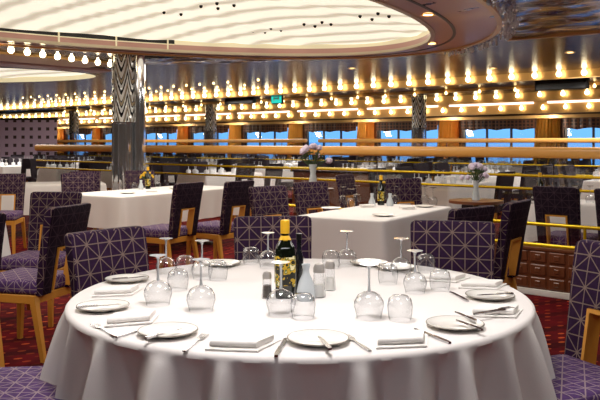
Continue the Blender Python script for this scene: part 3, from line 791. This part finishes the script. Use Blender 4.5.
# ============================================================ TABLEWARE
def wineglass(h=.18, r=.047, rr=.038):
    def f():                              # upside down: rim on the cloth, foot in the air
        t = thing('wine_glass', '', 'wine glass')
        bm = bmesh.new(); hb = h*.50
        prof = [(rr, 0), (rr*1.08, hb*.2), (r, hb*.45), (r*.97, hb*.62), (r*.75, hb*.84), (r*.4, hb*.96), (.006, hb)]
        lathe(bm, prof, 28, caps=False); obj('bowl', bm, 'glass', t)
        bm = bmesh.new(); lathe(bm, [(.006, hb), (.0042, hb+.015), (.004, h-.02), (.007, h-.008)], 12, caps=False); obj('stem', bm, 'stem', t)
        bm = bmesh.new(); lathe(bm, [(.007, h-.008), (.02, h-.003), (.031, h-.001), (.032, h), (.001, h)], 28, caps=False); obj('foot', bm, 'foot', t); return t
    return f
MAT['stem'] = M('glass_stem', '#dfe3e6', .06, trans=.6, coat=.6)
MAT['foot'] = M('glass_foot_painted_glint', '#f6f7f8', .12, trans=.15, coat=.6)  # light caught by the foot is put into its near-white colour
def tumbler():
    bm = bmesh.new(); lathe(bm, [(.036, 0), (.041, .02), (.043, .05), (.038, .072), (.026, .083), (.001, .086)], 28, caps=False)
    return tag(obj('water_goblet', bm, 'glass'), '', 'glass')
wg = [((166, 276), 'upturned wine glass at the left rear of the round table before the orange chair rail', 's'),
      ((202, 279), 'upturned wine glass standing tall before the framed cutout chair', 's'),
      ((201, 311), 'large upturned wine glass left of the oil bottle, over open cloth', 'b'),
      ((158, 305), 'faint upturned wine glass near the left folded napkins', 'b'),
      ((268, 268), 'upturned wine glass directly behind the oil bottle on its left', 's'),
      ((281, 315), 'upturned wine glass in front of the oil bottle', 'b'),
      ((347, 266), 'upturned wine glass before the middle white table cloth', 's'),
      ((401, 276), 'upturned wine glass left of the wide patterned chair back, farther one', 's'),
      ((415, 293), 'upturned wine glass left of the wide patterned chair back, nearer one', 's'),
      ((369, 318), 'upturned wine glass right of the salt and pepper, nearest the front', 'b')]
for (px, py), lb, kd in wg:
    p = on(px, py, .7505); put('wg'+kd, wineglass(.17) if kd == 's' else wineglass(.185, .052, .042), lb, p)
tg = [((185, 274), 'upturned goblet beside the left rear wine glass'), ((251, 264), 'upturned goblet standing before the middle patterned chair'),
      ((303, 318), 'upturned goblet in front of the white cruet'), ((331, 268), 'upturned goblet left of the wine glass before the middle cloth'),
      ((426, 272), 'upturned goblet against the wide patterned chair back'), ((400, 320), 'upturned goblet alone right of the front wine glass'),
      ((218, 280), 'upturned goblet right of the tall left wine glass'), ((388, 284), 'low upturned goblet left of the nearer right wine glass'),
      ((440, 290), 'upturned goblet lying lowest by the right napkins'), ((178, 290), 'upturned goblet between the left glasses and the plate')]
for (px, py), lb in tg:
    put('tg', tumbler, lb, on(px, py, .7505))
def plate():
    t = thing('side_plate', '', 'plate')
    bm = bmesh.new(); lathe(bm, [(.001, .004), (.055, .004), (.062, .007), (.088, .015), (.092, .0155), (.092, .013), (.06, .001), (.05, 0), (.001, 0)], 48, caps=False); obj('dish', bm, 'plate', t)
    bm = bmesh.new(); lathe(bm, [(.0905, .0163), (.0935, .0158), (.0945, .0135), (.0925, .0122), (.0905, .014)], 48, caps=False); obj('rim_band', bm, 'rim', t); return t
def flat(pts, z0, z1): bm = bmesh.new(); prism(bm, pts, z0, z1); return bm
def knife(L=.2):
    t = thing('table_knife', '', 'knife')
    h = L*.45
    obj('handle', flat([(-.005, 0), (.005, 0), (.0075, h*.3), (.006, h), (-.006, h), (-.0075, h*.3)], 0, .006), 'steel', t)
    obj('blade', flat([(-.004, h), (.004, h), (.009, h+.02), (.0085, L-.03), (.002, L), (-.005, L-.01), (-.005, h+.01)], .001, .003), 'steel', t); return t
def fork(L=.19):
    t = thing('table_fork', '', 'fork'); h = L*.62
    obj('handle', flat([(-.005, 0), (.005, 0), (.007, h*.25), (.0035, h*.8), (.003, h), (-.003, h), (-.0035, h*.8), (-.007, h*.25)], 0, .005), 'steel', t)
    bm = bmesh.new(); prism(bm, [(-.003, h), (.003, h), (.012, h+.018), (.012, h+.028), (-.012, h+.028), (-.012, h+.018)], .002, .0045)
    for k in range(4):
        x = -.0105+k*.007; prism(bm, [(x-.0016, h+.028), (x+.0016, h+.028), (x+.001, L), (x-.001, L)], .003, .005)
    obj('tines', bm, 'steel', t); return t
def napkin(wd=.155, dp=.14):
    bm = bmesh.new()
    def rolled(x0, x1, y0, y1, z0, z1):
        # folded slab with a rounded fold on the near side
        r = (z1-z0)/2; pr = [(y1, z0), (y1, z1-.004)]; pr += [(y0+r-r*math.sin(a), z0+r+r*math.cos(a)) for a in [k*PI/8 for k in range(9)]]
        m = 8; rows = []
        for k in range(m+1):
            x = x0+(x1-x0)*k/m; e = .0015*math.sin(k*2.1)
            rows.append([bm.verts.new((x, y+e, z+abs(e)*.4)) for y, z in pr])
            for v_ in rows[-1]: v_.co.x += (v_.co.y+dp/2)*.35
        for a, b in zip(rows, rows[1:]):
            for k in range(len(pr)): bm.faces.new((a[k], a[(k+1) % len(pr)], b[(k+1) % len(pr)], b[k]))
        bm.faces.new(rows[0]); bm.faces.new(rows[-1][::-1])
    rolled(-wd/2, wd/2, -dp/2, dp/2, 0, .006); rolled(-wd/2+.004, wd/2-.012, -dp/2+.016, dp/2-.02, .0062, .025)
    return tag(obj('folded_napkin', bm, 'napkin'), '', 'napkin')
ZT = .7512
plates = [((168, 334), 'round side plate with cutlery, nearest on the left front of the table'), ((318, 342), 'round side plate at the very front centre'),
          ((455, 327), 'side plate with a dark knife at the right front'), ((490, 298), 'side plate at the far right rim of the round table'),
          ((103, 309), 'side plate at the far left rim, below the folded napkin'), ((127, 281), 'side plate under the left patterned chair back'),
          ((222, 265), 'small side plate on the far rim between tall wine glass and goblet'), ((369, 264.5), 'small side plate on the far rim below the middle cloth'),
          ((396, 269), 'small side plate on the far rim by the right wine glasses')]
ppos = []
for (px, py), lb in plates:
    p = on(px, py, ZT); ppos.append(p); put('plate', plate, lb, p)
def cut(key, mk, px0, py0, px1, py1, label, z=ZT, L=None):     # from handle end to tip
    a, b = on(px0, py0, z), on(px1, py1, z); d = b-a
    return put(key, mk, label, a, math.atan2(-d.x, d.y))
cut('knife', knife, 276, 357, 288, 334, 'steel knife left of the front centre plate')
cut('fork', fork, 184, 352, 216, 327, 'steel fork left of the front napkin')
cut('fork', fork, 370, 352, 336, 330, 'steel fork right of the front centre plate')
cut('knife', knife, 450, 344, 405, 325, 'steel knife right of the right front napkin')
cut('fork', fork, 474, 315, 512, 308, 'steel fork pointing right at the right rim', ZT+.022)
cut('fork', fork, 116, 337, 84, 320, 'steel fork at the left rim beside a napkin')
cut('knife', knife, 116, 338, 150, 328, 'steel knife just behind the left front plate')
cut('knife', knife, 468, 302, 445, 289, 'steel knife left of the far right plate')
zp = ZT+.0165
cut('bknife', lambda: knife(.15), 146, 339, 190, 326, 'butter knife laid across the left front plate', zp)
cut('bknife', lambda: knife(.15), 330, 350, 316, 334, 'butter knife on the front centre plate', zp)
cut('bknife', lambda: knife(.15), 482, 331, 440, 314, 'dark-looking butter knife across the right front plate', zp)
cut('bknife', lambda: knife(.15), 476, 322, 446, 308, 'second knife beside the right front plate', zp-.002)
cut('bknife', lambda: knife(.15), 513, 294, 470, 296, 'butter knife across the far right plate', zp)
cut('bknife', lambda: knife(.15), 78, 308, 128, 304, 'butter knife across the far left plate', zp)
cut('bknife', lambda: knife(.15), 112, 280, 143, 277, 'butter knife on the plate under the left chair back', zp)
cut('bknife', lambda: knife(.15), 232, 266, 208, 262, 'butter knife on the small far left-centre plate', zp)
cut('bknife', lambda: knife(.15), 382, 265.5, 360, 262, 'butter knife on the small plate below the middle cloth', zp)
for (px, py, rz, lb) in ((236, 345, -.12, 'folded white napkin at the front left of centre'), (395, 342, -.1+.25, 'folded white napkin at the front right of centre'),
                     (126, 321, .35, 'folded white napkin nearest the left front plate'), (112, 293, .25, 'folded white napkin before the left patterned chair back'),
                     (477, 286, -.2, 'folded white napkin at the right rim before the wide chair back'), (490, 313, -.1, 'folded white napkin flat beneath the right rim fork'),
                     (440, 279, -.3, 'folded white napkin beside the right rear goblets')):
    p = on(px, py, ZT); 
    put('napkin', napkin, lb, p, rz)
# centrepiece: bottles, cruet, shakers
p = on(285, 297, .7505)
t = thing('oil_bottle', 'dark square oil bottle with gold cap and patterned label', 'bottle', p, .1)
bm = bmesh.new()
secs = [(.036, 0), (.038, .006), (.038, .185), (.034, .2), (.022, .222), (.015, .235), (.0145, .262), (.0145, .268)]
rings = []
for i, (r, z) in enumerate(secs):
    sq = 1 if i < 4 else (.5 if i == 4 else 0); ring = []
    for k in range(32):
        a = 2*PI*k/32; c_, s_ = math.cos(a), math.sin(a); f = 1/max(abs(c_), abs(s_)); f = min(f, 1.22)*sq+1*(1-sq); ring.append(bm.verts.new((r*c_*f, r*s_*f, z)))
    rings.append(ring)
for a, b in zip(rings, rings[1:]):
    for k in range(32): bm.faces.new((a[k], a[(k+1) % 32], b[(k+1) % 32], b[k]))
bm.faces.new(rings[0][::-1]); bm.faces.new(rings[-1]); obj('bottle_body', bm, 'bottle_dark', t)
bm = bmesh.new(); box(bm, (0, 0, .105), (.0785, .0785, .125), bev=.012, seg=2); obj('label_wrap', bm, 'label', t)
bm = bmesh.new(); lathe(bm, [(.018, .248), (.018, .296), (.016, .3), (.001, .3)], 24); obj('cap', bm, 'gold_cap', t)
bm = bmesh.new(); lathe(bm, [(.0235, .221), (.0165, .236), (.0165, .24), (.024, .224)], 24, caps=False); obj('neck_band', bm, 'gold_cap', t)
p = on(299, 293, .7505)
t = thing('vinegar_bottle', 'slim black bottle standing right of the oil bottle', 'bottle', p)
bm = bmesh.new(); lathe(bm, [(.016, 0), (.0175, .005), (.0175, .14), (.012, .165), (.0095, .175), (.0095, .215)], 24); obj('bottle_body', bm, 'bottle_black', t)
bm = bmesh.new(); lathe(bm, [(.012, .213), (.012, .238), (.001, .24)], 24); obj('cap', bm, 'black', t)
p = on(306, 300, .7505)
bm = bmesh.new(); lathe(bm, [(.001, 0), (.032, 0), (.036, .01), (.036, .035), (.028, .07), (.014, .10), (.012, .115), (.017, .137), (.0155, .137), (.0105, .115), (.001, .112)], 32, caps=False)
tag(obj('cruet', bm, 'frost', loc=p), 'frosted white pear-shaped cruet right of the slim black bottle', 'cruet')
def shaker(fill, nm, lab, px, py, s=1.0):
    t = thing(nm, lab, 'shaker', on(px, py, .7505))
    bm = bmesh.new(); lathe(bm, [(.001, 0), (.022*s, 0), (.0235*s, .004), (.019*s, .05), (.018*s, .085*s), (.001, .085*s)], 20, caps=False); obj('glass_jar', bm, 'glass', t)
    bm = bmesh.new(); lathe(bm, [(.001, .004), (.019*s, .004), (.0165*s, .05), (.001, .05)], 20, caps=False); obj('filling', bm, fill, t)
    bm = bmesh.new(); lathe(bm, [(.0195*s, .084*s), (.0195*s, .1*s), (.014*s, .112*s), (.001, .116*s)], 20); obj('cap', bm, 'cap_steel', t)
shaker('salt', 'salt_shaker', 'white salt shaker with steel cap beside the cruet', 319, 297, 1.15)
shaker('salt', 'pepper_shaker', 'glass pepper shaker with dark cap, rightmost of the centrepiece', 330, 290, 1.05)
shaker('pepper', 'pepper_shaker', 'pepper shaker with dark filling left of the oil bottle', 267, 298, .9)

# ---- ware on the middle tables
def simple_glass():
    bm = bmesh.new(); h = .17; hb = .085
    lathe(bm, [(.036, 0), (.045, hb*.5), (.034, hb*.85), (.005, hb), (.004, h-.01), (.034, h-.003), (.034, h), (.001, h)], 12, caps=False)
    return tag(obj('wine_glass', bm, 'glass'), '', 'wine glass')
def simple_plate():
    bm = bmesh.new(); lathe(bm, [(.001, .004), (.055, .004), (.09, .015), (.092, .013), (.055, 0), (.001, 0)], 24, caps=False)
    return tag(obj('side_plate', bm, 'plate'), '', 'plate')
for px, py, lb in ((343, 204, 'upturned glass near the left end of the middle white table'), (351, 207, 'upturned glass second from left on the middle white table'), (357, 202, 'upturned glass third from left on the middle white table'),
                   (425, 203, 'upturned glass left of the pair at the right end of the middle table'), (433, 205, 'upturned glass at the right end of the middle white table'), (395, 203, 'upturned glass right of the bottle on the middle table'),
                   (123, 188, 'upturned glass on the long left table below the column'), (135, 189, 'upturned glass second from left on the long left table'), (158, 187, 'upturned glass right of the flowers on the long left table'), (166, 185, 'upturned glass farther right on the long left table')):
    put('sg', simple_glass, lb, on(px, py, .7505), 0)
for px, py, lb in ((383, 216, 'side plate near the corner of the middle white table'), (331, 209, 'side plate at the left of the middle white table'), (425, 207, 'side plate at the right of the middle white table'),
                   (128, 193.5, 'side plate near the corner of the long left table'), (176, 189, 'side plate at the right of the long left table')):
    put('sp', simple_plate, lb, on(px, py, .7508))
for px, py, lb in ((405, 209, 'folded napkin on the middle table near its right edge'), (365, 207, 'folded napkin on the middle table left of the bottle'), (150, 192, 'folded napkin on the long left table')):
    put('napkin', napkin, lb, on(px, py, .7508), .5)
def tbottle():
    t = thing('oil_bottle', '', 'bottle')
    bm = bmesh.new(); lathe(bm, [(.034, 0), (.034, .17), (.014, .21), (.013, .25)], 16); obj('bottle_body', bm, 'bottle_dark', t)
    bm = bmesh.new(); lathe(bm, [(.017, .24), (.017, .285), (.001, .286)], 16); obj('cap', bm, 'gold_cap', t)
    bm = bmesh.new(); lathe(bm, [(.0352, .04), (.0352, .13)], 16, caps=False); obj('label_wrap', bm, 'label', t); return t
put('tb', tbottle, 'dark oil bottle on the middle white table', on(381, 205, .7505))
put('tb', tbottle, 'dark oil bottle on the long left table', on(148, 189, .7505))
put('tb', tbottle, 'dark bottle on the white table beyond the brass rails', on(540, 200, .7505))
def cruet2():
    bm = bmesh.new(); lathe(bm, [(.001, 0), (.03, 0), (.034, .03), (.014, .09), (.018, .12), (.001, .12)], 16, caps=False); return tag(obj('cruet', bm, 'frost'), '', 'cruet')
put('cr', cruet2, 'small white cruet right of the bottle on the middle table', on(390, 206, .7505)); put('cr', cruet2, 'small white cruet beside the bottle on the long left table', on(141, 189.5, .7505))
put('cr', cruet2, 'small white cruet left of the bottle on the middle table', on(372, 206, .7505))
for px, py in ((535, 204), (548, 203), (562, 202), (575, 203), (590, 203)):
    put('sg', simple_glass, 'upturned glass on the white table beyond the brass rails', on(px, py, .7505), 0, 'glasses beyond the brass rails')

# flowers
def flowers(px, py, z0, label, mat, s=1.0):
    p = on(px, py, z0) if z0 > 0 else on(px, py, 0)
    t = thing('flower_arrangement', label, 'flowers', p)
    bm = bmesh.new(); lathe(bm, [(.001, 0), (.05*s, 0), (.055*s, .02), (.03*s, .16*s), (.045*s, .26*s), (.04*s, .26*s), (.001, .2*s)], 16, caps=False); obj('vase', bm, 'frost', t)
    bm = bmesh.new(); rnd = random.Random(px)
    for k in range(26):
        a, e = rnd.uniform(0, 2*PI), rnd.uniform(.2, 1.4); L = .17*s
        q = Vector((math.cos(a)*math.cos(e), math.sin(a)*math.cos(e), math.sin(e)))*L+Vector((0, 0, .26*s)); tube(bm, [(0, 0, .2*s), q], .004, 4)
        box(bm, q*.8+Vector((0, 0, .05*s)), (.05*s, .02, .012), Matrix.Rotation(a, 3, 'Z'))
    obj('foliage', bm, 'leaf', t)
    for k in range(16):
        a, e = rnd.uniform(0, 2*PI), rnd.uniform(.1, 1.5); q = Vector((math.cos(a)*math.cos(e), math.sin(a)*math.cos(e), math.sin(e)))*.19*s+Vector((0, 0, .27*s))
        bm = bmesh.new(); bmesh.ops.create_icosphere(bm, subdivisions=1, radius=.036*s, matrix=Matrix.Translation(q)); obj('blossom', bm, mat, t)
flowers(313, 188, .75, 'white and lilac flower arrangement above the middle white table', 'flower', 1.2)
flowers(147, 188, .755, 'yellow flowers on the long table beside the mirrored column', 'yellow_flower', .45)
flowers(476, 200, .75, 'pale flower arrangement beyond the dark chairs at right', 'flower', .8)
def stand_for(px, py, label, h=.74):
    p = on(px, py, .75); t = thing('pedestal_table', label, 'table', (p.x, p.y, 0))
    bm = bmesh.new(); lathe(bm, [(.18, 0), (.18, .02), (.03, .05), (.03, .72)], 20); obj('pedestal', bm, 'table_wood', t)
    bm = bmesh.new(); lathe(bm, [(.28, .72), (.28, .748), (.001, .748)], 28); obj('tabletop', bm, 'walnut', t)
stand_for(313, 188, 'small round stand carrying the lilac flowers'); stand_for(476, 200, 'small round stand carrying the pale flowers at right')

# ============================================================ FAR DINING AREA
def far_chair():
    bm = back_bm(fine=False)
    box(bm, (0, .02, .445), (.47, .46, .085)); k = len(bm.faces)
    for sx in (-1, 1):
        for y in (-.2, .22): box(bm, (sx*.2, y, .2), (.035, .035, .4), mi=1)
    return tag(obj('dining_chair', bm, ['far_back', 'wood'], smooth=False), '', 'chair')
def far_glass():
    bm = bmesh.new(); lathe(bm, [(.04, 0), (.05, .05), (.04, .08), (.006, .09), (.006, .16), (.04, .17), (.001, .17)], 8, caps=False)
    return tag(obj('wine_glass', bm, 'far_glass'), '', 'wine glass')
gcount = 0; ccount = 0; rest = []
for d, lab in ((11.0, 'just behind the thick handrail'), (8.4, 'between the two handrails'), (4.7, 'behind the thin handrail'), (2.0, 'by the windows')):
    s = s_at(625, d); sm = s_at(-25, d)
    while s < sm:
        c = R(s, d); cp = c.x/c.y*FP+300
        if not (d == 11.0 and (480 < cp < 700 or abs(cp-345) < 70)) and not (c.x < -8.2 and c.y > 24.0):
            u = V; v = -U; nc = c-u*.75-v*.4; gr = 'white tables '+lab
            rect_table(nc, 1.5, .8, 'small white covered table '+lab, 'white cloth on a table '+lab, group=gr, u=u, v=v, ov=.35, fine=False)
            for side in (-1, 1):
                for q in (-.38, .38):
                    if ccount < 290:
                        b = c+v*side*.97+u*q; ccount += 1
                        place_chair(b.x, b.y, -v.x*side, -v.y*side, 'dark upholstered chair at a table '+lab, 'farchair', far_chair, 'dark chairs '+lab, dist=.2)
            for gx, gy in ((-.6, -.25), (-.55, .2), (.05, -.25), (.1, .25), (.6, -.2), (.5, .25), (-.25, .0), (.32, .02), (-.4, -.3), (.3, -.3), (-.1, .1), (-.65, .02)):
                p = c+u*gx+v*gy; p.z = .7505
                if gcount < 290: gcount += 1; put('farglass', far_glass, 'tiny upturned glass on a table '+lab, p, 0, 'glasses on tables '+lab)
                else: rest.append(p)
        s += 2.5 if d > 6 else 3.0
if rest:
    bm = bmesh.new()
    for p in rest: lathe(bm, [(.04, 0), (.05, .05), (.04, .08), (.006, .09), (.006, .16), (.04, .17)], 6, p, caps=False)
    tag(obj('glassware', bm, 'far_glass'), 'mass of tiny glasses on the farthest tables by the windows', 'glassware', kind='stuff')
